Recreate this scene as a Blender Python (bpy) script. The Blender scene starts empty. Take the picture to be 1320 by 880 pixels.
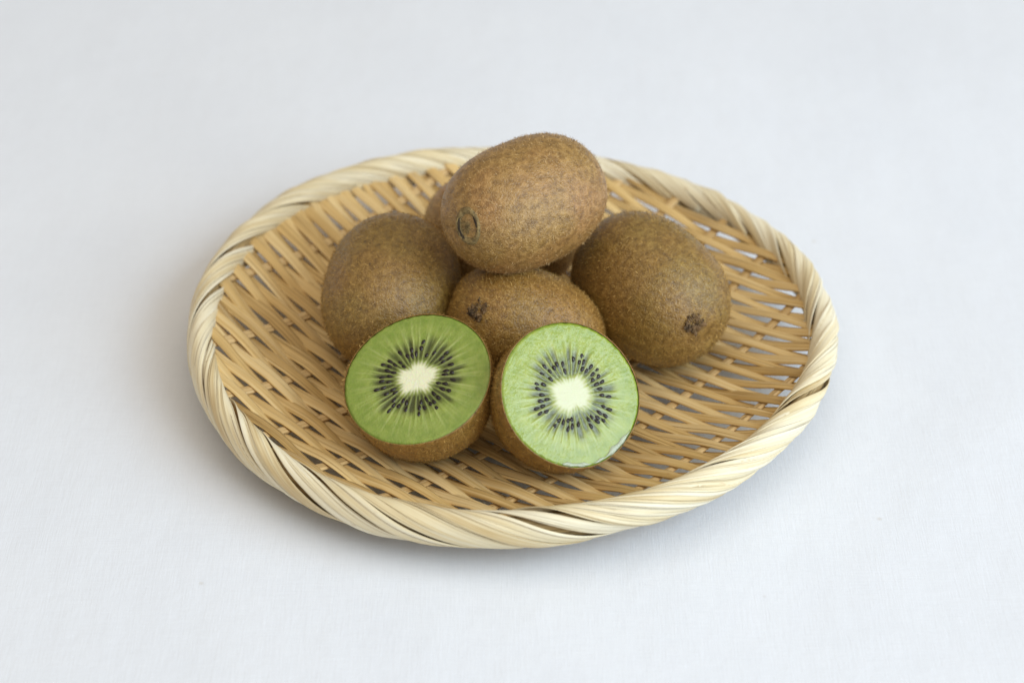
import bpy, math
import numpy as np
from mathutils import Matrix, Vector

# ------------------------------------------------------------------ camera, world, light, exposure
scene = bpy.context.scene
col = scene.collection
R = math.radians

cam_data = bpy.data.cameras.new('camera')
cam_data.lens = 75.0
cam_data.sensor_width = 36.0
cam_data.clip_start = 0.02
cam_data.clip_end = 30.0
cam = bpy.data.objects.new('camera', cam_data)
CAM = np.array([0.0, -0.66834, 0.50172])
EL = 0.6345
cam.location = CAM
cam.rotation_euler = (math.pi / 2 - EL, 0, 0)
col.objects.link(cam)
scene.camera = cam
cam_data.dof.use_dof = True
cam_data.dof.focus_distance = 0.762
cam_data.dof.aperture_fstop = 7.5

world = bpy.data.worlds.new('World')
scene.world = world
world.use_nodes = True
bg = world.node_tree.nodes['Background']
bg.inputs['Color'].default_value = (1.0, 0.88, 0.72, 1)
bg.inputs['Strength'].default_value = 0.40

def area(name, direction, dist, sx, sy, power, color):
    l = bpy.data.lights.new(name, 'AREA')
    l.shape = 'RECTANGLE'; l.size = sx; l.size_y = sy
    l.energy = power; l.color = color
    o = bpy.data.objects.new(name, l)
    d = Vector(direction).normalized()
    o.location = d * dist
    o.rotation_euler = d.to_track_quat('Z', 'Y').to_euler()
    col.objects.link(o)
    return o
win = area('window_light', (0.80, -0.42, 0.55), 2.8, 2.7, 2.1, 93.0, (0.70, 0.86, 1.0))
win.rotation_euler = Vector((0.80, -0.50, 0.40)).to_track_quat('Z', 'Y').to_euler()

area('overhead_fill', (0.10, -0.32, 1.0), 1.9, 2.4, 2.4, 17.5, (1.0, 0.92, 0.79))  # added soft overhead fill, taking over part of the even ambient light

vs = scene.view_settings
vs.view_transform = 'Standard'
vs.look = 'None'
vs.gamma = 1.0
vs.exposure = 0.0
vs.use_curve_mapping = False
scene.render.engine = 'CYCLES'
scene.cycles.max_bounces = 8

rng = np.random.default_rng(11)

# ------------------------------------------------------------------ helpers
def nrm(v):
    v = np.asarray(v, float)
    return v / np.linalg.norm(v, axis=-1, keepdims=True)

VF = np.array([0.0, -math.cos(EL), math.sin(EL)])      # towards the camera
VU = np.array([0.0, math.sin(EL), math.cos(EL)])
VR = np.array([1.0, 0.0, 0.0])
FPX = 75.0 / 36.0 * 1320

def at(px, py, z):
    """point of the given height seen at a photo pixel"""
    v = -VF + VR * (px - 660) / FPX - VU * (py - 440) / FPX
    return CAM + v * (z - CAM[2]) / v[2]

def axis(theta, alpha):
    t, a = R(theta), R(alpha)
    return nrm(math.sin(a) * (math.cos(t) * VR + math.sin(t) * VU) + math.cos(a) * VF)

def mesh_from(name, verts, faces, smooth=True, uv=None, attrs=None):
    me = bpy.data.meshes.new(name)
    verts = np.asarray(verts, np.float32)
    if isinstance(faces, np.ndarray):
        k = faces.shape[1]; nf = len(faces)
        me.vertices.add(len(verts)); me.vertices.foreach_set('co', verts.ravel())
        me.loops.add(nf * k); me.loops.foreach_set('vertex_index', faces.astype(np.int32).ravel())
        me.polygons.add(nf)
        me.polygons.foreach_set('loop_start', np.arange(0, nf * k, k, dtype=np.int32))
        me.update(calc_edges=True)
    else:
        me.from_pydata([tuple(v) for v in verts], [], [tuple(f) for f in faces])
        me.update()
    me.polygons.foreach_set('use_smooth', np.full(len(me.polygons), smooth))
    li = np.zeros(len(me.loops), np.int32); me.loops.foreach_get('vertex_index', li)
    if uv is not None:
        layer = me.uv_layers.new(name='UVMap')
        layer.data.foreach_set('uv', np.asarray(uv, np.float32)[li].ravel())
    if attrs:
        for k_, a in attrs.items():
            at_ = me.attributes.new(k_, 'FLOAT', 'POINT')
            at_.data.foreach_set('value', np.asarray(a, np.float32))
    me.validate()
    return me

def link(name, me, mat, parent=None, matrix=None):
    o = bpy.data.objects.new(name, me)
    col.objects.link(o)
    if mat is not None and not me.materials:
        me.materials.append(mat)
    if parent is not None:
        o.parent = parent
    if matrix is not None:
        o.matrix_local = matrix
    return o

def thing(name, label, cat, loc, group=None):
    o = bpy.data.objects.new(name, None)
    o.empty_display_size = 0.01
    col.objects.link(o)
    o.location = loc
    o['label'] = label; o['category'] = cat
    if group: o['group'] = group
    return o

def grid_faces(nu, nv, wrap_v=False, wrap_u=False):
    """quads of a nu x nv vertex grid (index = i*nv + j)"""
    I = np.arange(nu if wrap_u else nu - 1); J = np.arange(nv if wrap_v else nv - 1)
    I, J = np.meshgrid(I, J, indexing='ij')
    I2, J2 = (I + 1) % nu, (J + 1) % nv
    return np.stack([I * nv + J, I2 * nv + J, I2 * nv + J2, I * nv + J2], -1).reshape(-1, 4)

def smooth_noise(n, step, amp, g):
    k = max(3, int(n / step) + 3)
    c = g.normal(size=k) * amp
    x = np.linspace(0, k - 1.001, n)
    i = x.astype(int); t = x - i; t = t * t * (3 - 2 * t)
    return c[i] * (1 - t) + c[np.minimum(i + 1, k - 1)] * t

class NT:
    def __init__(self, name):
        self.m = bpy.data.materials.new(name); self.m.use_nodes = True
        self.t = self.m.node_tree; self.n = self.t.nodes; self.l = self.t.links
        self.b = self.n['Principled BSDF']
    def node(self, kind, **kw):
        n = self.n.new(kind)
        for k, v in kw.items():
            if k.startswith('i_'):
                n.inputs[k[2:].replace('_', ' ')].default_value = v
            else:
                setattr(n, k, v)
        return n
    def link(self, a, b): self.l.new(a, b)
    def set(self, **kw):
        for k, v in kw.items():
            self.b.inputs[k.replace('_', ' ')].default_value = v
    def ramp(self, src, stops):
        r = self.n.new('ShaderNodeValToRGB')
        e = r.color_ramp.elements
        e[0].position, e[0].color = stops[0][0], (*stops[0][1], 1)
        e[1].position, e[1].color = stops[-1][0], (*stops[-1][1], 1)
        for p, c in stops[1:-1]:
            x = e.new(p); x.color = (*c, 1)
        self.link(src, r.inputs['Fac']); return r.outputs['Color']
    def mix(self, fac, a, b, mode='MIX'):
        m = self.n.new('ShaderNodeMix'); m.data_type = 'RGBA'; m.blend_type = mode
        for s, v in ((m.inputs[0], fac), (m.inputs[6], a), (m.inputs[7], b)):
            if hasattr(v, 'is_linked'): self.link(v, s)
            elif isinstance(v, tuple): s.default_value = (*v, 1)
            else: s.default_value = v
        return m.outputs[2]
    def math(self, op, a, b=None, clamp=False):
        m = self.n.new('ShaderNodeMath'); m.operation = op; m.use_clamp = clamp
        for s, v in ((m.inputs[0], a), (m.inputs[1], b)):
            if v is None: continue
            if hasattr(v, 'is_linked'): self.link(v, s)
            else: s.default_value = v
        return m.outputs[0]
    def bump(self, h, dist, strength=1.0):
        b = self.n.new('ShaderNodeBump'); b.inputs['Distance'].default_value = dist
        b.inputs['Strength'].default_value = strength
        self.link(h, b.inputs['Height']); self.link(b.outputs[0], self.b.inputs['Normal'])

# ------------------------------------------------------------------ materials
def bamboo(name, stops, rough, fibre=900, spec=0.35, knot=0.0):
    t = NT(name)
    uv = t.node('ShaderNodeUVMap', uv_map='UVMap')
    info = t.node('ShaderNodeObjectInfo')
    mp = t.node('ShaderNodeMapping'); mp.inputs['Scale'].default_value = (14, fibre, 1)
    t.link(uv.outputs[0], mp.inputs['Vector'])
    off = t.node('ShaderNodeCombineXYZ')
    r50 = t.math('MULTIPLY', info.outputs['Random'], 57.0)
    for i in range(3): t.link(r50, off.inputs[i])
    t.link(off.outputs[0], mp.inputs['Location'])
    n1 = t.node('ShaderNodeTexNoise', i_Scale=1.0, i_Detail=3.0, i_Roughness=0.6)
    t.link(mp.outputs[0], n1.inputs['Vector'])
    mp2 = t.node('ShaderNodeMapping'); mp2.inputs['Scale'].default_value = (45, 160, 1)
    t.link(uv.outputs[0], mp2.inputs['Vector']); t.link(off.outputs[0], mp2.inputs['Location'])
    n2 = t.node('ShaderNodeTexNoise', i_Scale=1.0, i_Detail=2.0)
    t.link(mp2.outputs[0], n2.inputs['Vector'])
    a = t.math('MULTIPLY', t.ramp(n1.outputs['Fac'], [(0.28, (0, 0, 0)), (0.72, (1, 1, 1))]), 0.42)
    b = t.math('MULTIPLY', n2.outputs['Fac'], 0.36)
    c = t.math('MULTIPLY', info.outputs['Random'], 0.36)
    f = t.math('ADD', t.math('ADD', a, b), c)
    base = t.ramp(f, stops)
    # sparse brown flecks and wear
    mp3 = t.node('ShaderNodeMapping'); mp3.inputs['Scale'].default_value = (120, 420, 1)
    t.link(uv.outputs[0], mp3.inputs['Vector']); t.link(off.outputs[0], mp3.inputs['Location'])
    n3 = t.node('ShaderNodeTexNoise', i_Scale=1.0, i_Detail=3.0, i_Roughness=0.7)
    t.link(mp3.outputs[0], n3.inputs['Vector'])
    fl = t.ramp(n3.outputs['Fac'], [(0.66, (0, 0, 0)), (0.76, (1, 1, 1))])
    dark = t.mix(1.0, base, (0.62, 0.45, 0.30), 'MULTIPLY')
    fac = t.math('MULTIPLY', fl, 0.55)
    c = t.mix(fac, base, dark)
    mp4 = t.node('ShaderNodeMapping'); mp4.inputs['Scale'].default_value = (9, fibre * 2.2, 1)
    t.link(uv.outputs[0], mp4.inputs['Vector']); t.link(off.outputs[0], mp4.inputs['Location'])
    n4 = t.node('ShaderNodeTexNoise', i_Scale=1.0, i_Detail=2.0)
    t.link(mp4.outputs[0], n4.inputs['Vector'])
    sp = t.ramp(n4.outputs['Fac'], [(0.60, (0, 0, 0)), (0.70, (1, 1, 1))])
    c = t.mix(t.math('MULTIPLY', sp, 0.60), c, t.mix(1.0, c, (0.52, 0.40, 0.27), 'MULTIPLY'))
    lt = t.ramp(n4.outputs['Fac'], [(0.32, (1, 1, 1)), (0.40, (0, 0, 0))])
    c = t.mix(t.math('MULTIPLY', lt, 0.35), c, (0.86, 0.76, 0.52))
    t.link(c, t.b.inputs['Base Color'])
    t.set(Roughness=rough)
    t.b.inputs['Specular IOR Level'].default_value = spec
    t.bump(t.math('SUBTRACT', n1.outputs['Fac'], t.math('MULTIPLY', sp, 0.8)), 0.00035, 0.9)
    return t.m

M_weft = bamboo('bamboo_weft', [(0.22, (0.36, 0.215, 0.070)), (0.55, (0.66, 0.445, 0.175)), (0.92, (0.82, 0.63, 0.33))], 0.48)
M_rib = bamboo('bamboo_rib', [(0.25, (0.48, 0.30, 0.11)), (0.85, (0.74, 0.53, 0.26))], 0.5)
M_wrap = bamboo('bamboo_rim_wrap', [(0.16, (0.54, 0.38, 0.17)), (0.42, (0.75, 0.63, 0.39)), (0.80, (0.84, 0.77, 0.59))], 0.42, fibre=800)
M_core = bamboo('bamboo_hoop', [(0.3, (0.42, 0.28, 0.12)), (0.8, (0.60, 0.44, 0.22))], 0.6)

def kiwi_skin(name, hue):
    t = NT(name)
    tc = t.node('ShaderNodeTexCoord'); info = t.node('ShaderNodeObjectInfo')
    ad = t.node('ShaderNodeVectorMath', operation='ADD')
    t.link(tc.outputs['Object'], ad.inputs[0])
    sc_ = t.node('ShaderNodeVectorMath', operation='SCALE'); sc_.inputs[0].default_value = (3.1, 1.7, 2.3)
    t.link(info.outputs['Random'], sc_.inputs['Scale']); t.link(sc_.outputs[0], ad.inputs[1])
    V = ad.outputs[0]
    big = t.node('ShaderNodeTexNoise', i_Scale=42.0, i_Detail=2.0); t.link(V, big.inputs['Vector'])
    mid = t.node('ShaderNodeTexNoise', i_Scale=420.0, i_Detail=4.0, i_Roughness=0.65); t.link(V, mid.inputs['Vector'])
    fine = t.node('ShaderNodeTexNoise', i_Scale=1500.0, i_Detail=3.0); t.link(V, fine.inputs['Vector'])
    base = t.ramp(mid.outputs['Fac'], [(0.30, (0.120, 0.067, 0.015)), (0.5, (0.210, 0.124, 0.031)), (0.72, (0.32, 0.205, 0.064))])
    olive = t.mix(1.0, base, (0.92, 1.02, 0.62), 'MULTIPLY')
    red = t.mix(1.0, base, (1.12, 0.96, 0.86), 'MULTIPLY')
    g = t.ramp(big.outputs['Fac'], [(0.42, (0, 0, 0)), (0.62, (1, 1, 1))])
    c1 = t.mix(g, olive, red)
    c1 = t.mix(0.62, c1, base)
    # pores and dark specks
    vo = t.node('ShaderNodeTexVoronoi', i_Scale=190.0, i_Randomness=1.0); t.link(V, vo.inputs['Vector'])
    sp = t.ramp(vo.outputs['Distance'], [(0.05, (1, 1, 1)), (0.14, (0, 0, 0))])
    vcol = t.math('GREATER_THAN', vo.outputs['Color'], 0.72)
    spf = t.math('MULTIPLY', t.math('MULTIPLY', sp, vcol), 0.75)
    c2 = t.mix(spf, c1, (0.05, 0.03, 0.015))
    c3 = t.mix(1.0, c2, hue, 'MULTIPLY')
    t.link(c3, t.b.inputs['Base Color'])
    t.set(Roughness=0.38)
    t.b.inputs['Specular IOR Level'].default_value = 0.7
    t.b.inputs['Sheen Weight'].default_value = 0.05
    t.b.inputs['Sheen Roughness'].default_value = 0.5
    t.b.inputs['Sheen Tint'].default_value = (0.8, 0.62, 0.4, 1)
    h = t.math('ADD', t.math('MULTIPLY', mid.outputs['Fac'], 0.7), t.math('MULTIPLY', fine.outputs['Fac'], 0.5))
    t.bump(h, 0.0011, 0.75)
    return t.m

M_skin = kiwi_skin('kiwi_skin_brown', (1.12, 1.09, 0.98))
M_skin_pale = kiwi_skin('kiwi_skin_pale', (1.48, 1.34, 1.58))
M_skin_gold = kiwi_skin('kiwi_skin_golden', (1.27, 1.15, 0.90))

def fuzz_mat(name, c0, c1):
    t = NT(name)
    a = t.node('ShaderNodeAttribute', attribute_name='tone')
    t.link(t.ramp(a.outputs['Fac'], [(0.0, c0), (1.0, c1)]), t.b.inputs['Base Color'])
    t.set(Roughness=0.55)
    t.b.inputs['Specular IOR Level'].default_value = 0.3
    return t.m
M_fuzz = fuzz_mat('kiwi_fuzz', (0.22, 0.122, 0.028), (0.70, 0.440, 0.135))
M_fuzz_pale = fuzz_mat('kiwi_fuzz_pale', (0.28, 0.165, 0.062), (0.74, 0.510, 0.24))

def plain(name, colr, rough, scale=900, var=0.5, bump=0.0006, spec=0.4):
    t = NT(name)
    tc = t.node('ShaderNodeTexCoord')
    n = t.node('ShaderNodeTexNoise', i_Scale=float(scale), i_Detail=4.0); t.link(tc.outputs['Object'], n.inputs['Vector'])
    lo = tuple(c * (1 - var) for c in colr); hi = tuple(min(1, c * (1 + var)) for c in colr)
    t.link(t.ramp(n.outputs['Fac'], [(0.3, lo), (0.7, hi)]), t.b.inputs['Base Color'])
    t.set(Roughness=rough); t.b.inputs['Specular IOR Level'].default_value = spec
    t.bump(n.outputs['Fac'], bump, 0.8)
    return t.m
M_dry = plain('dried_blossom', (0.125, 0.075, 0.034), 0.85, 420, 0.85)
M_scar = plain('stem_scar_wood', (0.20, 0.14, 0.055), 0.7, 700)
M_ring = plain('stem_scar_rim', (0.032, 0.020, 0.009), 0.8, 500, 0.7)
M_seed = plain('kiwi_seed', (0.012, 0.007, 0.006), 0.28, 500, 0.4, 0.0001, 0.5)

def flesh_mat(name, wet):
    t = NT(name)
    def A(n): return t.node('ShaderNodeAttribute', attribute_name=n).outputs['Fac']
    core, dark, pale, rad = A('core'), A('dark'), A('pale'), A('rad')
    tc = t.node('ShaderNodeTexCoord')
    n = t.node('ShaderNodeTexNoise', i_Scale=260.0, i_Detail=4.0, i_Roughness=0.6); t.link(tc.outputs['Object'], n.inputs['Vector'])
    n2 = t.node('ShaderNodeTexNoise', i_Scale=1300.0 if not wet else 1000.0, i_Detail=2.0); t.link(tc.outputs['Object'], n2.inputs['Vector'])
    if wet:
        g_in, g_mid, g_out, g_edge = (0.31, 0.36, 0.045), (0.30, 0.365, 0.042), (0.26, 0.34, 0.034), (0.20, 0.29, 0.025)
        dk, pl, cr = (0.060, 0.075, 0.018), (0.46, 0.52, 0.22), (0.58, 0.585, 0.36)
    else:
        g_in, g_mid, g_out, g_edge = (0.27, 0.335, 0.060), (0.275, 0.350, 0.066), (0.235, 0.315, 0.054), (0.20, 0.28, 0.04)
        dk, pl, cr = (0.040, 0.046, 0.010), (0.44, 0.49, 0.18), (0.82, 0.82, 0.58)
    base = t.ramp(rad, [(0.2, g_in), (0.55, g_mid), (0.86, g_out), (0.965, g_out), (1.0, g_edge)])
    mott = t.ramp(n.outputs['Fac'], [(0.3, (0.78, 0.84, 0.7)), (0.7, (1.2, 1.12, 1.25))])
    c = t.mix(1.0, base, mott, 'MULTIPLY')
    c = t.mix(dark, c, dk)
    c = t.mix(pale, c, pl)
    c = t.mix(core, c, cr)
    t.link(c, t.b.inputs['Base Color'])
    t.b.inputs['Subsurface Weight'].default_value = 0.35
    t.b.inputs['Subsurface Radius'].default_value = (0.6, 1.0, 0.25)
    t.b.inputs['Subsurface Scale'].default_value = 0.0022
    h = t.math('ADD', t.math('MULTIPLY', n.outputs['Fac'], 0.5), t.math('MULTIPLY', n2.outputs['Fac'], 0.5))
    if wet:
        t.set(Roughness=0.30)
        t.b.inputs['Specular IOR Level'].default_value = 0.40
        t.b.inputs['Coat Weight'].default_value = 0.52
        t.b.inputs['Coat Roughness'].default_value = 0.06
        t.bump(h, 0.0005, 0.6)
        n5 = t.node('ShaderNodeTexNoise', i_Scale=760.0, i_Detail=1.5); t.link(tc.outputs['Object'], n5.inputs['Vector'])
        b2 = t.node('ShaderNodeBump'); b2.inputs['Distance'].default_value = 0.0007; b2.inputs['Strength'].default_value = 0.9
        n6 = t.node('ShaderNodeTexNoise', i_Scale=95.0, i_Detail=2.0); t.link(tc.outputs['Object'], n6.inputs['Vector'])
        patch = t.ramp(n6.outputs['Fac'], [(0.40, (0.15, 0.15, 0.15)), (0.62, (1, 1, 1))])
        rough_wet = t.math('MULTIPLY', patch, t.math('SUBTRACT', 1.0, t.math('MULTIPLY', core, 0.8)))
        t.link(t.math('MULTIPLY', n5.outputs['Fac'], rough_wet), b2.inputs['Height'])
        t.link(b2.outputs[0], t.b.inputs['Coat Normal'])
    else:
        t.set(Roughness=0.40)
        t.b.inputs['Coat Weight'].default_value = 0.3
        t.b.inputs['Coat Roughness'].default_value = 0.12
        t.b.inputs['Specular IOR Level'].default_value = 0.35
        t.bump(h, 0.0006, 0.6)
    return t.m
def juice_mat():
    t = NT('kiwi_juice')
    tc = t.node('ShaderNodeTexCoord')
    n = t.node('ShaderNodeTexNoise', i_Scale=500.0, i_Detail=1.0); t.link(tc.outputs['Object'], n.inputs['Vector'])
    t.set(Roughness=0.06, IOR=1.45)
    t.b.inputs['Base Color'].default_value = (0.80, 0.86, 0.70, 1)
    t.b.inputs['Transmission Weight'].default_value = 0.6
    t.bump(n.outputs['Fac'], 0.0004, 0.6)
    return t.m
M_juice = juice_mat()
M_flesh_l = flesh_mat('kiwi_flesh', False)
M_flesh_r = flesh_mat('kiwi_flesh_wet', True)

def cloth_mat():
    t = NT('white_cotton_cloth')
    tc = t.node('ShaderNodeTexCoord')
    V = tc.outputs['Object']
    def stretched(sx, sy, scale, detail=2.0):
        mp = t.node('ShaderNodeMapping'); mp.inputs['Scale'].default_value = (sx, sy, 1)
        t.link(V, mp.inputs['Vector'])
        n = t.node('ShaderNodeTexNoise', i_Scale=float(scale), i_Detail=detail, i_Roughness=0.6); t.link(mp.outputs[0], n.inputs['Vector'])
        return n.outputs['Fac']
    warp = stretched(1, 0.06, 1700); weft = stretched(0.06, 1, 1700)
    blot = stretched(1, 1, 14, 4); mid = stretched(1, 1, 90, 4)
    base = t.ramp(blot, [(0.3, (0.755, 0.785, 0.850)), (0.7, (0.785, 0.815, 0.878))])
    th = t.math('ADD', warp, weft)
    thr = t.ramp(t.math('MULTIPLY', th, 0.5), [(0.38, (0.978, 0.978, 0.98)), (0.62, (1.01, 1.01, 1.01))])
    c = t.mix(1.0, base, thr, 'MULTIPLY')
    vo = t.node('ShaderNodeTexVoronoi', i_Scale=34.0); t.link(V, vo.inputs['Vector'])
    sp = t.ramp(vo.outputs['Distance'], [(0.018, (1, 1, 1)), (0.04, (0, 0, 0))])
    gate = t.math('GREATER_THAN', vo.outputs['Color'], 0.55)
    fac = t.math('MULTIPLY', t.math('MULTIPLY', sp, gate), 0.35)
    c = t.mix(fac, c, (0.55, 0.50, 0.42))
    t.link(c, t.b.inputs['Base Color'])
    t.set(Roughness=0.9)
    t.b.inputs['Specular IOR Level'].default_value = 0.15
    t.b.inputs['Sheen Weight'].default_value = 0.1
    crease = stretched(1.0, 0.35, 22, 3)
    h = t.math('ADD', t.math('ADD', t.math('MULTIPLY', th, 0.32), t.math('MULTIPLY', mid, 1.0)), t.math('MULTIPLY', crease, 3.2))
    t.bump(h, 0.0006, 0.40)
    return t.m
M_cloth = cloth_mat()

# ------------------------------------------------------------------ tablecloth (setting)
def build_cloth():
    n = 141
    xs = np.linspace(-1, 1, n); xs = np.sign(xs) * np.abs(xs) ** 1.6 * 1.6
    X, Y = np.meshgrid(xs, xs + 0.15, indexing='ij')
    Z = np.zeros_like(X)
    g = np.random.default_rng(4)
    for i in range(14):
        a = g.uniform(0, math.pi); f = g.uniform(6, 30); ph = g.uniform(0, 6.28)
        Z += np.sin((X * math.cos(a) + Y * math.sin(a)) * f + ph) * 0.0075 / f
    # one shallow crease running off to the right of the tray
    d = (X - 0.165) * 0.80 - (Y + 0.06) * 0.60
    u = (X - 0.165) * 0.60 + (Y + 0.06) * 0.80
    Z += 0.0011 * np.exp(-(d / 0.012) ** 2) * np.exp(-((u - 0.0) / 0.07) ** 2)
    rr = np.hypot(X, Y)
    Z *= np.clip((rr - 0.10) / 0.06, 0.12, 1)
    Z -= 0.0006
    V = np.stack([X, Y, Z], -1).reshape(-1, 3)
    me = mesh_from('tablecloth', V, grid_faces(n, n))
    o = link('tablecloth', me, M_cloth)
    o['kind'] = 'structure'
    o['label'] = 'plain white cotton tablecloth lying flat under the bamboo tray'
    return o
build_cloth()

# ------------------------------------------------------------------ woven bamboo tray
RIM_R, RIM_U, RIM_V = 0.1191, 0.0054, 0.0068
EDGE = 0.1145
def rim_z(phi):
    return 0.0190 + 0.0011 * np.cos(2 * phi) - 0.0023 * np.sin(2 * phi)
def bowl(x, y):
    phi = np.arctan2(y, x); t = np.hypot(x, y) / EDGE
    return 0.0030 + (rim_z(phi) + 0.0012 - 0.0030) * t ** 2.9
def bowl_n(x, y):
    e = 1e-4
    gx = (bowl(x + e, y) - bowl(x - e, y)) / (2 * e); gy = (bowl(x, y + e) - bowl(x, y - e)) / (2 * e)
    return nrm(np.stack([-gx, -gy, np.ones_like(gx)], -1))

def sweep(path, normal, width, thick, dome=0.35):
    """flat strip with a rounded section along a path; returns verts, faces, uv (u along, v across, metres)"""
    n = len(path)
    tan = nrm(np.gradient(path, axis=0))
    side = nrm(np.cross(normal, tan)); nn = np.cross(tan, side)
    w = np.broadcast_to(np.asarray(width, float), (n,)); th = np.broadcast_to(np.asarray(thick, float), (n,))
    # section: (across, up) in half-width / half-thickness units
    sec = np.array([(-1, -0.35), (-0.96, 0.35), (-0.62, 0.88), (0, 1.0 + dome * 0.3), (0.62, 0.88), (0.96, 0.35), (1, -0.35), (0.7, -1), (-0.7, -1)])
    V = path[:, None, :] + side[:, None, :] * (sec[None, :, :1] * w[:, None, None] / 2) + nn[:, None, :] * (sec[None, :, 1:] * th[:, None, None] / 2)
    k = len(sec)
    F = grid_faces(n, k, wrap_v=True)
    L = np.concatenate([[0], np.cumsum(np.linalg.norm(np.diff(path, axis=0), axis=1))])
    uv = np.stack([np.repeat(L[:, None], k, 1), sec[None, :, 0] * w[:, None] / 2 + 0.3 * (sec[None, :, 1] < -0.5) * 0.01], -1)
    faces = [tuple(f) for f in F] + [tuple(range(k)), tuple((n - 1) * k + np.arange(k)[::-1])]
    return V.reshape(-1, 3), faces, uv.reshape(-1, 2)

tray = thing('bamboo_tray', 'round shallow woven bamboo tray with pale wrapped rim, holding the kiwifruit', 'tray', (0, 0, 0.0))

C45 = math.sqrt(0.5)
ER = np.array([C45, C45]); EW = np.array([C45, -C45])
RIBS = np.array([-97.3, -69.5, -42.0, -15.5, 10.4, 38.6, 68.8, 100.6]) * 1e-3
AMP = 0.00128

# ribs
for k, s in enumerate(RIBS):
    q1 = math.sqrt(0.1178 ** 2 - s ** 2)
    n = max(24, int(2 * q1 / 0.003))
    q = np.linspace(-q1, q1, n)
    wob = smooth_noise(n, 12, 0.0004, rng)
    xy = ER * q[:, None] + EW * (s + wob)[:, None]
    P = np.c_[xy, bowl(xy[:, 0], xy[:, 1])]
    V, F, uv = sweep(P, bowl_n(xy[:, 0], xy[:, 1]), 0.0041, 0.0013)
    link('rib', mesh_from('rib', V, F, uv=uv), M_rib, tray)

# wefts, each passing over one rib and under the next
JK = np.array([-6, 0, 9, 20, 38, 50.0]); QK = np.array([-117.0, -88.9, -47.1, -2.0, 73.0, 122.0]) * 1e-3
for j in range(-6, 50):
    q0 = float(np.interp(j, JK, QK))
    if abs(q0) > 0.1125: continue
    pitch = float(np.interp(j + 0.5, JK, QK) - np.interp(j - 0.5, JK, QK))
    s1 = math.sqrt(0.1180 ** 2 - q0 ** 2)
    n = max(20, int(2 * s1 / 0.0018))
    s = np.linspace(-s1, s1, n)
    knots = np.concatenate([[-0.126], RIBS, [0.127]])
    sign = np.array([1.0 if (j + k - 1) % 2 else -1.0 for k in range(len(knots))])
    i = np.clip(np.searchsorted(knots, s) - 1, 0, len(knots) - 2)
    t = (s - knots[i]) / (knots[i + 1] - knots[i])
    t = np.clip((t - 0.08) / 0.84, 0, 1)
    h = sign[i] + (sign[i + 1] - sign[i]) * (0.45 * (0.5 - 0.5 * np.cos(math.pi * t)) + 0.55 * t)
    wob = smooth_noise(n, 16, 0.00035, rng)
    xy = EW * s[:, None] + ER * (q0 + wob)[:, None]
    nb = bowl_n(xy[:, 0], xy[:, 1])
    P = np.c_[xy, bowl(xy[:, 0], xy[:, 1])] + nb * (h * (AMP + rng.uniform(-0.0001, 0.00015)))[:, None]
    # strips lean on their neighbours between the ribs
    roll = 0.16 * np.sin(math.pi * t) * sign[i]
    nn = nrm(nb + np.r_[ER, 0] * roll[:, None])
    wf = np.interp(q0, [-0.09, -0.02, 0.03, 0.09], [1.28, 1.22, 1.06, 1.04])
    w = pitch * wf * rng.uniform(0.82, 1.10)
    w = w * (1 + smooth_noise(n, 20, 0.05, rng))
    V, F, uv = sweep(P, nn, w, rng.uniform(0.0008, 0.0011))
    link('weft', mesh_from('weft', V, F, uv=uv), M_weft, tray)

# hoop inside the rim
nphi, npsi = 180, 14
phi = np.linspace(0, 2 * math.pi, nphi, endpoint=False); psi = np.linspace(0, 2 * math.pi, npsi, endpoint=False)
PH, PS = np.meshgrid(phi, psi, indexing='ij')
rr = RIM_R + (RIM_U - 0.0018) * np.cos(PS); zz = rim_z(PH) + (RIM_V - 0.0018) * np.sin(PS)
V = np.stack([rr * np.cos(PH), rr * np.sin(PH), zz], -1).reshape(-1, 3)
uv = np.stack([PH * RIM_R, PS * 0.006], -1).reshape(-1, 2)
link('rim_hoop', mesh_from('rim_hoop', V, grid_faces(nphi, npsi, True, True), uv=uv), M_core, tray)

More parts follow.
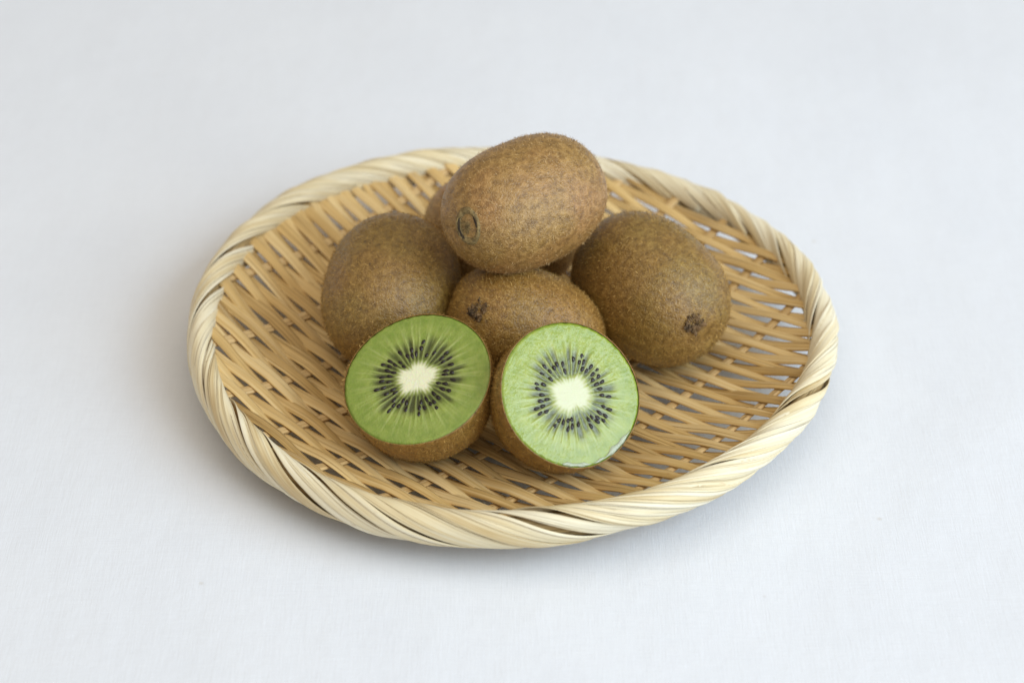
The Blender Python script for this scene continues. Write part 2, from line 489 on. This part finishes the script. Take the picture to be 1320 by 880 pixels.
# rim wraps: strips wound obliquely over the hoop, each overlapping the next
NW = 100
def tube(ph): return 1 + 0.04 * np.sin(3 * ph + 1.0) + 0.03 * np.sin(7 * ph + 0.3) + 0.03 * np.sin(13 * ph + 2.0)
for k in range(NW):
    ph0 = 2 * math.pi * (k + rng.uniform(-0.2, 0.2)) / NW
    n = 30
    u = np.linspace(0, 1, n)
    st_ = R(rng.choice([rng.uniform(168, 184), 214.0]))
    ps = st_ - u * (st_ + R(110))
    adv = rng.uniform(0.70, 0.755)
    ph = ph0 + adv * (u - 0.35) + smooth_noise(n, 10, 0.004, rng)
    lift = 0.00015 + rng.uniform(-0.0004, 0.0004) + np.sin(u * math.pi) * rng.uniform(0, 0.0005)
    tb = tube(ph)
    ru = RIM_U * tb - 0.0006 + lift; rv = RIM_V * tb - 0.0006 + lift
    rr = RIM_R + ru * np.cos(ps); zz = rim_z(ph) + rv * np.sin(ps)
    P = np.stack([rr * np.cos(ph), rr * np.sin(ph), zz], -1)
    en = np.stack([np.cos(ps) / ru * np.cos(ph), np.cos(ps) / ru * np.sin(ph), np.sin(ps) / rv], -1)
    en = nrm(en)
    tan = nrm(np.gradient(P, axis=0)); side = np.cross(en, tan)
    en2 = nrm(en + side * (0.08 + rng.uniform(-0.12, 0.12) + smooth_noise(n, 10, 0.04, rng)[:, None]))
    w = rng.choice([rng.uniform(0.0030, 0.0042), rng.uniform(0.0042, 0.0062)]) * (1 + smooth_noise(n, 8, 0.07, rng)) * (0.75 + 0.25 * np.sin(np.clip(u, 0.05, 0.95) * math.pi) ** 0.5)
    V, F, uv = sweep(P, en2, w, 0.00065, dome=0.2)
    link('rim_wrap', mesh_from('rim_wrap', V, F, uv=uv), M_wrap, tray)

# ------------------------------------------------------------------ kiwifruit
def frame(ax, spin=0.0):
    """rotation whose local z is the fruit's axis"""
    z = nrm(ax); x = nrm(np.cross([0.13, 0.31, 1.0] if abs(z[2]) < 0.9 else [0, 1, 0.1], z)); y = np.cross(z, x)
    c, s = math.cos(spin), math.sin(spin)
    return np.stack([c * x + s * y, -s * x + c * y, z], 1)

def lobes(g, th, amp):
    v = np.zeros_like(th)
    for m in range(2, 6):
        v = v + amp / (m - 0.6) * np.cos(m * th + g.uniform(0, 6.28)) * g.uniform(0.3, 1)
    return v

def fruit_surface(a, b, g, half):
    """verts (rings along the axis), faces; end at +z is the one that shows"""
    nt, na = (70, 110)
    tt = np.sin(np.linspace(-math.pi / 2, 0 if half else math.pi / 2, nt))
    tt = np.linspace(-1, 0 if half else 1, nt) * 0.35 + tt * 0.65
    th = np.linspace(0, 2 * math.pi, na, endpoint=False)
    T, TH = np.meshgrid(tt, th, indexing='ij')
    prof = np.clip(1 - np.abs(T) ** 2.55, 0, 1) ** (1 / 2.0)
    cross = 1 + lobes(g, TH, 0.016) + 0.012 * np.sin(T * 3 + g.uniform(0, 6)) * np.cos(TH + g.uniform(0, 6))
    r = b * prof * cross
    # small dent round the ends
    zz = a * T * (1 - 0.035 * np.exp(-((np.abs(T) - 1) / 0.012) ** 2))
    V = np.stack([r * np.cos(TH), r * np.sin(TH), zz], -1)
    return V, nt, na

def fuzz_mesh(V, nt, na, count, g, length=(0.0008, 0.0021), width=0.00012, rim=False):
    """short bristles: two-sided slivers growing from the skin"""
    tri = grid_faces(nt, na, wrap_v=True)
    P = V.reshape(-1, 3)
    A, B, C, D = (P[tri[:, i]] for i in range(4))
    nrmv = np.cross(B - A, D - A); ar = np.linalg.norm(nrmv, axis=1); nrmv = -nrmv / np.maximum(ar, 1e-12)[:, None]
    cen = P.mean(0)
    flip = np.sign(np.sum(nrmv * ((A + C) / 2 - cen), 1)); nrmv *= flip[:, None]
    fc = (A + C) / 2
    k3 = g.normal(size=(3, 4)) * 160
    worn = sum(np.sin(fc @ k3[:, q] + q * 2.1) for q in range(4)) / 4
    pr = ar * np.clip(1.0 + 1.1 * worn, 0.25, 2.0)
    f = g.choice(len(tri), count, p=pr / pr.sum())
    u, v = g.random((2, count))
    base = A[f] * ((1 - u) * (1 - v))[:, None] + B[f] * (u * (1 - v))[:, None] + C[f] * (u * v)[:, None] + D[f] * ((1 - u) * v)[:, None]
    n = nrmv[f]
    tdir = g.normal(size=(count, 3)); tdir -= n * np.sum(tdir * n, 1)[:, None]; tdir = nrm(tdir)
    # bristles tend to lie along the fruit
    zt = np.array([0, 0, 1.0]) - n * n[:, 2:3]; zt = zt / np.maximum(np.linalg.norm(zt, axis=1), 0.2)[:, None]
    tdir = nrm(tdir + zt * 0.5)
    up = g.uniform(0.25, 1.35, count)[:, None]
    L = g.uniform(*length, count)[:, None]
    d = nrm(tdir + n * up)
    d2 = nrm(tdir + n * up * 0.3 + g.normal(size=(count, 3)) * 0.25)
    w = np.cross(d, n); w = nrm(w + 1e-9) * (width / 2) * g.uniform(0.7, 1.3, count)[:, None]
    base = base - n * 0.00008
    m = base + d * L * 0.5; e = m + d2 * L * 0.5
    verts = np.stack([base - w, base + w, m + w * 0.8, m - w * 0.8, e], 1).reshape(-1, 3)
    i0 = np.arange(count) * 5
    faces = np.concatenate([np.stack([i0, i0 + 1, i0 + 2], 1), np.stack([i0, i0 + 2, i0 + 3], 1), np.stack([i0 + 3, i0 + 2, i0 + 4], 1)])
    tone = np.repeat(np.clip(g.normal(0.5, 0.25, count), 0, 1), 5)
    return mesh_from('fuzz', verts, faces, smooth=False, attrs={'tone': tone})

def local_matrix(rot, off):
    m = Matrix([[*rot[0], off[0]], [*rot[1], off[1]], [*rot[2], off[2]], [0, 0, 0, 1]])
    return m

def blossom_mesh(g, size, n=26):
    """withered blossom: crumpled little flakes round a hard tip"""
    vs_, fs = [], []
    for i in range(n):
        a = g.uniform(0, 6.28); r0 = size * g.uniform(0.0, 0.55)
        c = np.array([r0 * math.cos(a), r0 * math.sin(a), 0.0])
        out = np.array([math.cos(a), math.sin(a), 0]); sd = np.array([-math.sin(a), math.cos(a), 0])
        L = size * g.uniform(0.25, 0.6); w = size * g.uniform(0.10, 0.26)
        b0 = len(vs_)
        lift = g.uniform(0.0, 0.5)
        for t, ww, zz in ((0, 0.6, -0.1), (0.4, 1.0, 0.35 * lift), (0.8, 0.7, 0.6 * lift), (1.0, 0.15, 0.45 * lift)):
            p = c + out * L * t + np.array([0, 0, zz * L]) + g.normal(size=3) * size * 0.05
            vs_ += [p - sd * w * ww, p + sd * w * ww + np.array([0, 0, g.normal() * size * 0.06]), p + np.array([0, 0, w * 0.4])]
        for q in range(3):
            o = b0 + q * 3
            fs += [(o, o + 3, o + 5, o + 2), (o + 2, o + 5, o + 4, o + 1), (o + 1, o + 4, o + 3, o)]
    return mesh_from('blossom_end', np.array(vs_), fs, smooth=False)

def kiwi(label, px, py, z, a, b, ax, seed, mat, fmat, end=None, end_px=None, spin=0.0, hairs=13000):
    g = np.random.default_rng(seed)
    c = at(px, py, z)
    rot = frame(ax, spin)
    V, nt, na = fruit_surface(a, b, g, False)
    W = V.reshape(-1, 3) @ rot.T
    low = W[:, 2].min()
    root = thing('kiwifruit', label, 'kiwifruit', (c[0], c[1], c[2] + low))
    mtx = local_matrix(rot, (0, 0, -low))
    link('skin', mesh_from('skin', V.reshape(-1, 3), grid_faces(nt, na, wrap_v=True)[:, ::-1]), mat, root, mtx)
    f = link('fuzz', fuzz_mesh(V, nt, na, hairs, g), fmat, root, mtx)
    f['kind'] = 'stuff'
    if end:
        Wp = W + c
        vv = Wp - CAM; dep = vv @ -VF
        ux = 660 + FPX * (vv @ VR) / dep; uy = 440 - FPX * (vv @ VU) / dep
        bi = int(np.argmin(np.where(np.hypot(ux - end_px[0], uy - end_px[1]) < 8, dep, 9)))
        p_end = V.reshape(-1, 3)[bi]
        n_end = nrm(p_end / np.array([b * b, b * b, a * a]))
        yl = rot.T @ VU; yl = nrm(yl - n_end * (yl @ n_end))
        fe = np.stack([np.cross(yl, n_end), yl, n_end], 1)
        emtx = mtx @ local_matrix(fe, p_end)
    if end == 'blossom':
        bl = link('blossom_end', blossom_mesh(g, 0.0046, 44), M_dry, root, emtx @ Matrix.Translation((0, 0, -0.0001)))
        bl['label'] = 'dark withered blossom tuft on the end'
    elif end == 'stem':
        # oval scar with a broken dark rim, following the blunt end
        n1, n2 = 48, 12
        th = np.linspace(0, 2 * math.pi, n1, endpoint=False); rr = np.linspace(0, 1, n2)
        def cap(x, y): return -(x * x + y * y) / (2 * 0.019)
        TH, RR = np.meshgrid(th, rr, indexing='ij')
        X = 0.0056 * RR * np.cos(TH); Y = 0.0076 * RR * np.sin(TH)
        Z = cap(X, Y) + 0.0002 + 0.0012 * np.exp(-((RR - 0.80) / 0.13) ** 2) + 0.0004 * np.exp(-(RR / 0.25) ** 2) - 0.0003 * (RR < 0.6) - 0.0007 * RR ** 6 + g.normal(size=X.shape) * 0.00012
        sc = mesh_from('stem_scar', np.stack([X, Y, Z], -1).reshape(-1, 3), grid_faces(n1, n2, wrap_u=True)[:, ::-1])
        so = link('stem_scar', sc, M_scar, root, emtx)
        so['label'] = 'oval stem scar with a dark rim'
        X = 0.0038 * np.cos(th); Y = 0.0055 * np.sin(th)
        tub = []
        for i in range(n1):
            rad = 0.00046 * max(0.25, 0.75 + 0.6 * math.sin(2 * th[i] + 0.9) + 0.3 * math.sin(5 * th[i]))
            o = np.array([math.cos(th[i]), math.sin(th[i]), 0])
            p0 = np.array([X[i], Y[i], cap(X[i], Y[i]) + 0.00045])
            for w in np.linspace(0, 2 * math.pi, 6, endpoint=False):
                tub.append(p0 + o * rad * math.cos(w) + np.array([0, 0, rad * math.sin(w)]))
        link('scar_rim', mesh_from('scar_rim', np.array(tub), grid_faces(n1, 6, True, True)), M_ring, so)
    return root

G_WHOLE = 'whole kiwifruit heaped on the bamboo tray'
roots = []
roots.append(kiwi('brown whole kiwifruit behind the duller green cut half, pointing towards it', 505, 376, .0324, .0335, .0262, axis(-97, 42), 21, M_skin, M_fuzz))
roots.append(kiwi('brown whole kiwifruit with a dark blossom tuft, beside the open white-gapped weave', 838, 372, .0332, .0338, .0260, axis(-42, 56), 22, M_skin, M_fuzz, 'blossom', (897, 425)))
roots.append(kiwi('golden fuzzy whole kiwifruit lying just behind both cut halves, under the top fruit', 678, 424, .0289, .0310, .0228, axis(158, 84), 23, M_skin_gold, M_fuzz, 'blossom', (609, 399)))
roots.append(kiwi('mostly hidden whole kiwifruit lying behind and beneath the topmost fruit', 648, 297, .0300, .0320, .0240, axis(178, 78), 24, M_skin_pale, M_fuzz_pale))
roots.append(kiwi('pale brown whole kiwifruit with oval stem scar, topmost of the heap', 676, 262, .0741, .0330, .0238, axis(203, 62), 25, M_skin_pale, M_fuzz_pale, 'stem', (598, 297), hairs=8000))
for r_ in roots: r_['group'] = G_WHOLE

def seed_mesh():
    nu, nv = 7, 8
    vs_ = []
    for i in range(nu):
        t = -1 + 2 * i / (nu - 1)
        r = max(0.03, (1 - abs(t) ** 2.0)) ** 0.6 * (1 + 0.35 * t)
        for j in range(nv):
            w = 2 * math.pi * j / nv
            vs_.append((t * 0.00132, r * 0.00074 * math.cos(w), r * 0.00048 * math.sin(w)))
    fs = [tuple(f) for f in grid_faces(nu, nv, wrap_v=True)[:, ::-1]] + [tuple(range(nv)), tuple((nu - 1) * nv + np.arange(nv)[::-1])]
    me = mesh_from('seed', vs_, fs); me.materials.append(M_seed); return me
SEED = seed_mesh()

def half_kiwi(label, px, py, z, a, b, ax, seed, flesh, core_shape, spin, hairs=10000, juicy=False):
    g = np.random.default_rng(seed)
    c = at(px, py, z); rot = frame(ax, spin)
    V, nt, na = fruit_surface(a, b, g, True)
    W = V.reshape(-1, 3) @ rot.T
    low = W[:, 2].min()
    root = thing('kiwifruit_half', label, 'kiwifruit', (c[0], c[1], c[2] + low), 'cut kiwifruit halves at the front of the heap')
    mtx = local_matrix(rot, (0, 0, -low))
    ring = V[-1]                                        # cut edge
    rad_edge = np.hypot(ring[:, 0], ring[:, 1])
    inner = ring * np.array([1, 1, 0]) * ((rad_edge - 0.00028) / rad_edge)[:, None] + np.array([0, 0, -0.00005])
    SV = np.concatenate([V, inner[None]], 0)
    sk = link('skin', mesh_from('skin', SV.reshape(-1, 3), grid_faces(nt + 1, na, wrap_v=True)[:, ::-1]), M_skin_gold, root, mtx)
    f = link('fuzz', fuzz_mesh(V, nt, na, hairs, g), M_fuzz, root, mtx); f['kind'] = 'stuff'
    # cut face
    NA, NR = 480, 72
    th = np.linspace(0, 2 * math.pi, NA, endpoint=False)
    tha = np.linspace(0, 2 * math.pi, na, endpoint=False)
    Re = np.interp(th, np.r_[tha, 2 * math.pi], np.r_[rad_edge, rad_edge[0]]) - 0.0002 + 0.00012 * np.sin(37 * th + g.uniform(0, 6)) * np.sin(11 * th) - 0.0001 * np.abs(np.sin(23 * th + 1))
    rr = np.linspace(0.004, 1, NR)
    TH, RR = np.meshgrid(th, rr, indexing='ij')
    # locules between pale septa
    N = 36
    edges = np.sort((np.arange(N) + g.uniform(-0.28, 0.28, N)) / N * 2 * math.pi)
    ext = np.r_[edges, edges[0] + 2 * math.pi]
    tw = (TH - ext[0]) % (2 * math.pi) + ext[0]
    tw = tw + 0.012 * np.sin(RR * 19 + 3 * TH) * RR
    idx = np.clip(np.searchsorted(ext, tw) - 1, 0, N - 1)
    uu = (tw - ext[idx]) / (ext[idx + 1] - ext[idx])
    bumpw = np.clip(np.sin(np.clip(uu, 0, 1) * math.pi), 0, 1)
    out_r = g.uniform(0.60, 0.76, N)[idx]; strength = g.uniform(0.65, 1.0, N)[idx]
    rc = core_shape(TH)
    sst = lambda x, lo, hi: (lambda t: t * t * (3 - 2 * t))(np.clip((x - lo) / (hi - lo), 0, 1))
    env = sst(RR, rc + 0.0, rc + 0.10) * (1 - sst(RR, out_r - 0.20, out_r))
    dark = np.clip(bumpw ** 0.8 * env * strength * 1.3, 0, 1)
    # darker haze of the whole locule ring
    dark = np.maximum(dark, 0.62 * sst(RR, rc, rc + 0.06) * (1 - sst(RR, 0.46, 0.64)))
    dark = np.clip(dark, 0, 0.92)
    line = (1 - bumpw) ** 2.4
    reach = g.uniform(0.80, 1.05, N)[idx]
    pale = line * sst(RR, rc - 0.02, rc + 0.04) * (1 - sst(RR, reach - 0.35, reach)) * g.uniform(0.10, 0.55, N)[idx]
    # faint streaks in the outer flesh
    st = np.zeros_like(TH)
    for m in (23, 41, 67, 97): st += np.sin(m * TH + g.uniform(0, 6.28) + RR * g.uniform(-2, 2)) / 4
    pale = np.clip(pale + np.clip(st, 0, 1) * 0.45 * sst(RR, 0.45, 0.62) * (1 - sst(RR, 0.78, 0.96)), 0, 1)
    core = 1 - sst(RR, rc - 0.075, rc + 0.045 + 0.03 * np.sin(TH * 31))
    Rm = RR * Re[:, None]
    Z = -0.0001 + 0.0006 * (1 - RR ** 2) - 0.00022 * dark + 0.00018 * line * sst(RR, 0.25, 0.4) * (1 - sst(RR, 0.6, 0.8)) - 0.0004 * sst(RR, 0.97, 1.0)
    FV = np.stack([Rm * np.cos(TH), Rm * np.sin(TH), Z], -1)
    # core boundary: split one grid into two meshes sharing the surface
    faces = grid_faces(NA, NR, wrap_u=True)[:, ::-1]
    mid = (RR - rc).reshape(-1)[faces].mean(1)
    at_all = {'core': core.ravel(), 'dark': dark.ravel(), 'pale': pale.ravel(), 'rad': RR.ravel()}
    def sub(mask):
        fsel = faces[mask]; used = np.unique(fsel); remap = np.zeros(NA * NR, int); remap[used] = np.arange(len(used))
        return used, remap[fsel]
    used, fs = sub(mid > 0)
    fo = link('flesh', mesh_from('flesh', FV.reshape(-1, 3)[used], fs, attrs={k: v[used] for k, v in at_all.items()}), flesh, root, mtx)
    used, fs = sub(mid <= 0)
    vs_ = FV.reshape(-1, 3)[used]
    # close the pin-hole in the middle
    cen = [int(np.where(used == i * NR)[0][0]) for i in range(NA)]
    vs_ = np.concatenate([vs_, [[0, 0, Z[:, 0].mean()]]])
    tris = [tuple(q) for q in fs] + [(cen[i], cen[(i + 1) % NA], len(vs_) - 1) for i in range(NA)]
    at2 = {k: np.r_[v[used], 1.0 if k == 'core' else 0.0] for k, v in at_all.items()}
    co = link('core', mesh_from('core', vs_, tris, attrs=at2), flesh, fo)
    co['label'] = 'creamy white star-shaped core'
    if juicy:
        # a bead of juice gathered along the low edge of the cut
        E3 = np.stack([Re * np.cos(th), Re * np.sin(th), np.zeros(NA)], -1) @ rot.T
        ia = np.degrees(np.arctan2(E3 @ VU, E3 @ VR))
        sel = np.where((ia > -98) & (ia < -30))[0]
        if len(sel) and sel.max() - sel.min() > NA * 0.7:
            sel = np.r_[sel[sel > NA / 2], sel[sel < NA / 2]]
        nb_, vj = 8, []
        for q, i in enumerate(sel):
            f_ = q / (len(sel) - 1)
            wj = (0.0007 + 0.0005 * math.sin(9 * f_ + 1) + 0.0003 * math.sin(31 * f_)) * math.sin(math.pi * f_) ** 0.4 + 0.00005
            p0 = np.array([(Re[i] - 0.0006 - wj * 0.6) * math.cos(th[i]), (Re[i] - 0.0006 - wj * 0.6) * math.sin(th[i]), -0.0001])
            er = np.array([math.cos(th[i]), math.sin(th[i]), 0])
            for w_ in np.linspace(0, 2 * math.pi, nb_, endpoint=False):
                vj.append(p0 + er * wj * math.cos(w_) + np.array([0, 0, 0.00045 * math.sin(w_)]))
        link('juice', mesh_from('juice', np.array(vj), grid_faces(len(sel), nb_, wrap_v=True)), M_juice, fo)
    # seeds
    for i in range(N):
        nseed = g.choice([1, 2, 2]) if g.random() > 0.12 else 0
        tm = (ext[i] + ext[i + 1]) / 2
        r_in = float(core_shape(np.array([tm]))[0]) + 0.075
        pos = np.sort(g.uniform(r_in - 0.01, 0.50, nseed))
        if nseed == 2 and pos[1] - pos[0] < 0.09: pos[1] = pos[0] + 0.095
        for p_ in pos:
            t = tm + g.normal() * 0.018 + (0.02 if nseed == 2 else 0) * g.choice([-1, 1])
            re = float(np.interp(t % (2 * math.pi), th, Re))
            so = bpy.data.objects.new('seed', SEED); col.objects.link(so); so.parent = fo
            so.matrix_local = Matrix.Translation((p_ * re * math.cos(t), p_ * re * math.sin(t), 0.0006 * (1 - p_ ** 2) - 0.00035)) @ Matrix.Rotation(t + g.normal() * 0.18, 4, 'Z') @ Matrix.Diagonal((g.uniform(0.75, 1.08), g.uniform(0.8, 1.1), 1, 1))
    return root

def core_a(t): return 0.245 * (1 + 0.10 * np.cos(2 * t + 0.4) + 0.10 * np.cos(5 * t + 1.0) + 0.05 * np.cos(9 * t) + 0.03 * np.cos(17 * t + 2))
def core_b(t): return 0.262 * (1 + 0.12 * np.cos(2 * t + 1.9) + 0.08 * np.cos(4 * t + 0.3) + 0.05 * np.cos(7 * t + 1) + 0.035 * np.cos(15 * t))
half_kiwi('green kiwifruit half with matt cut face, touching the whole fruit without a visible end', 538, 488, .0403, .0330, .0271, axis(112, 34), 31, M_flesh_l, core_a, 0.4)
half_kiwi('bright green kiwifruit half with wet glistening cut face', 736, 509, .0401, .0335, .0266, axis(35, 27), 32, M_flesh_r, core_b, 1.1, juicy=True)
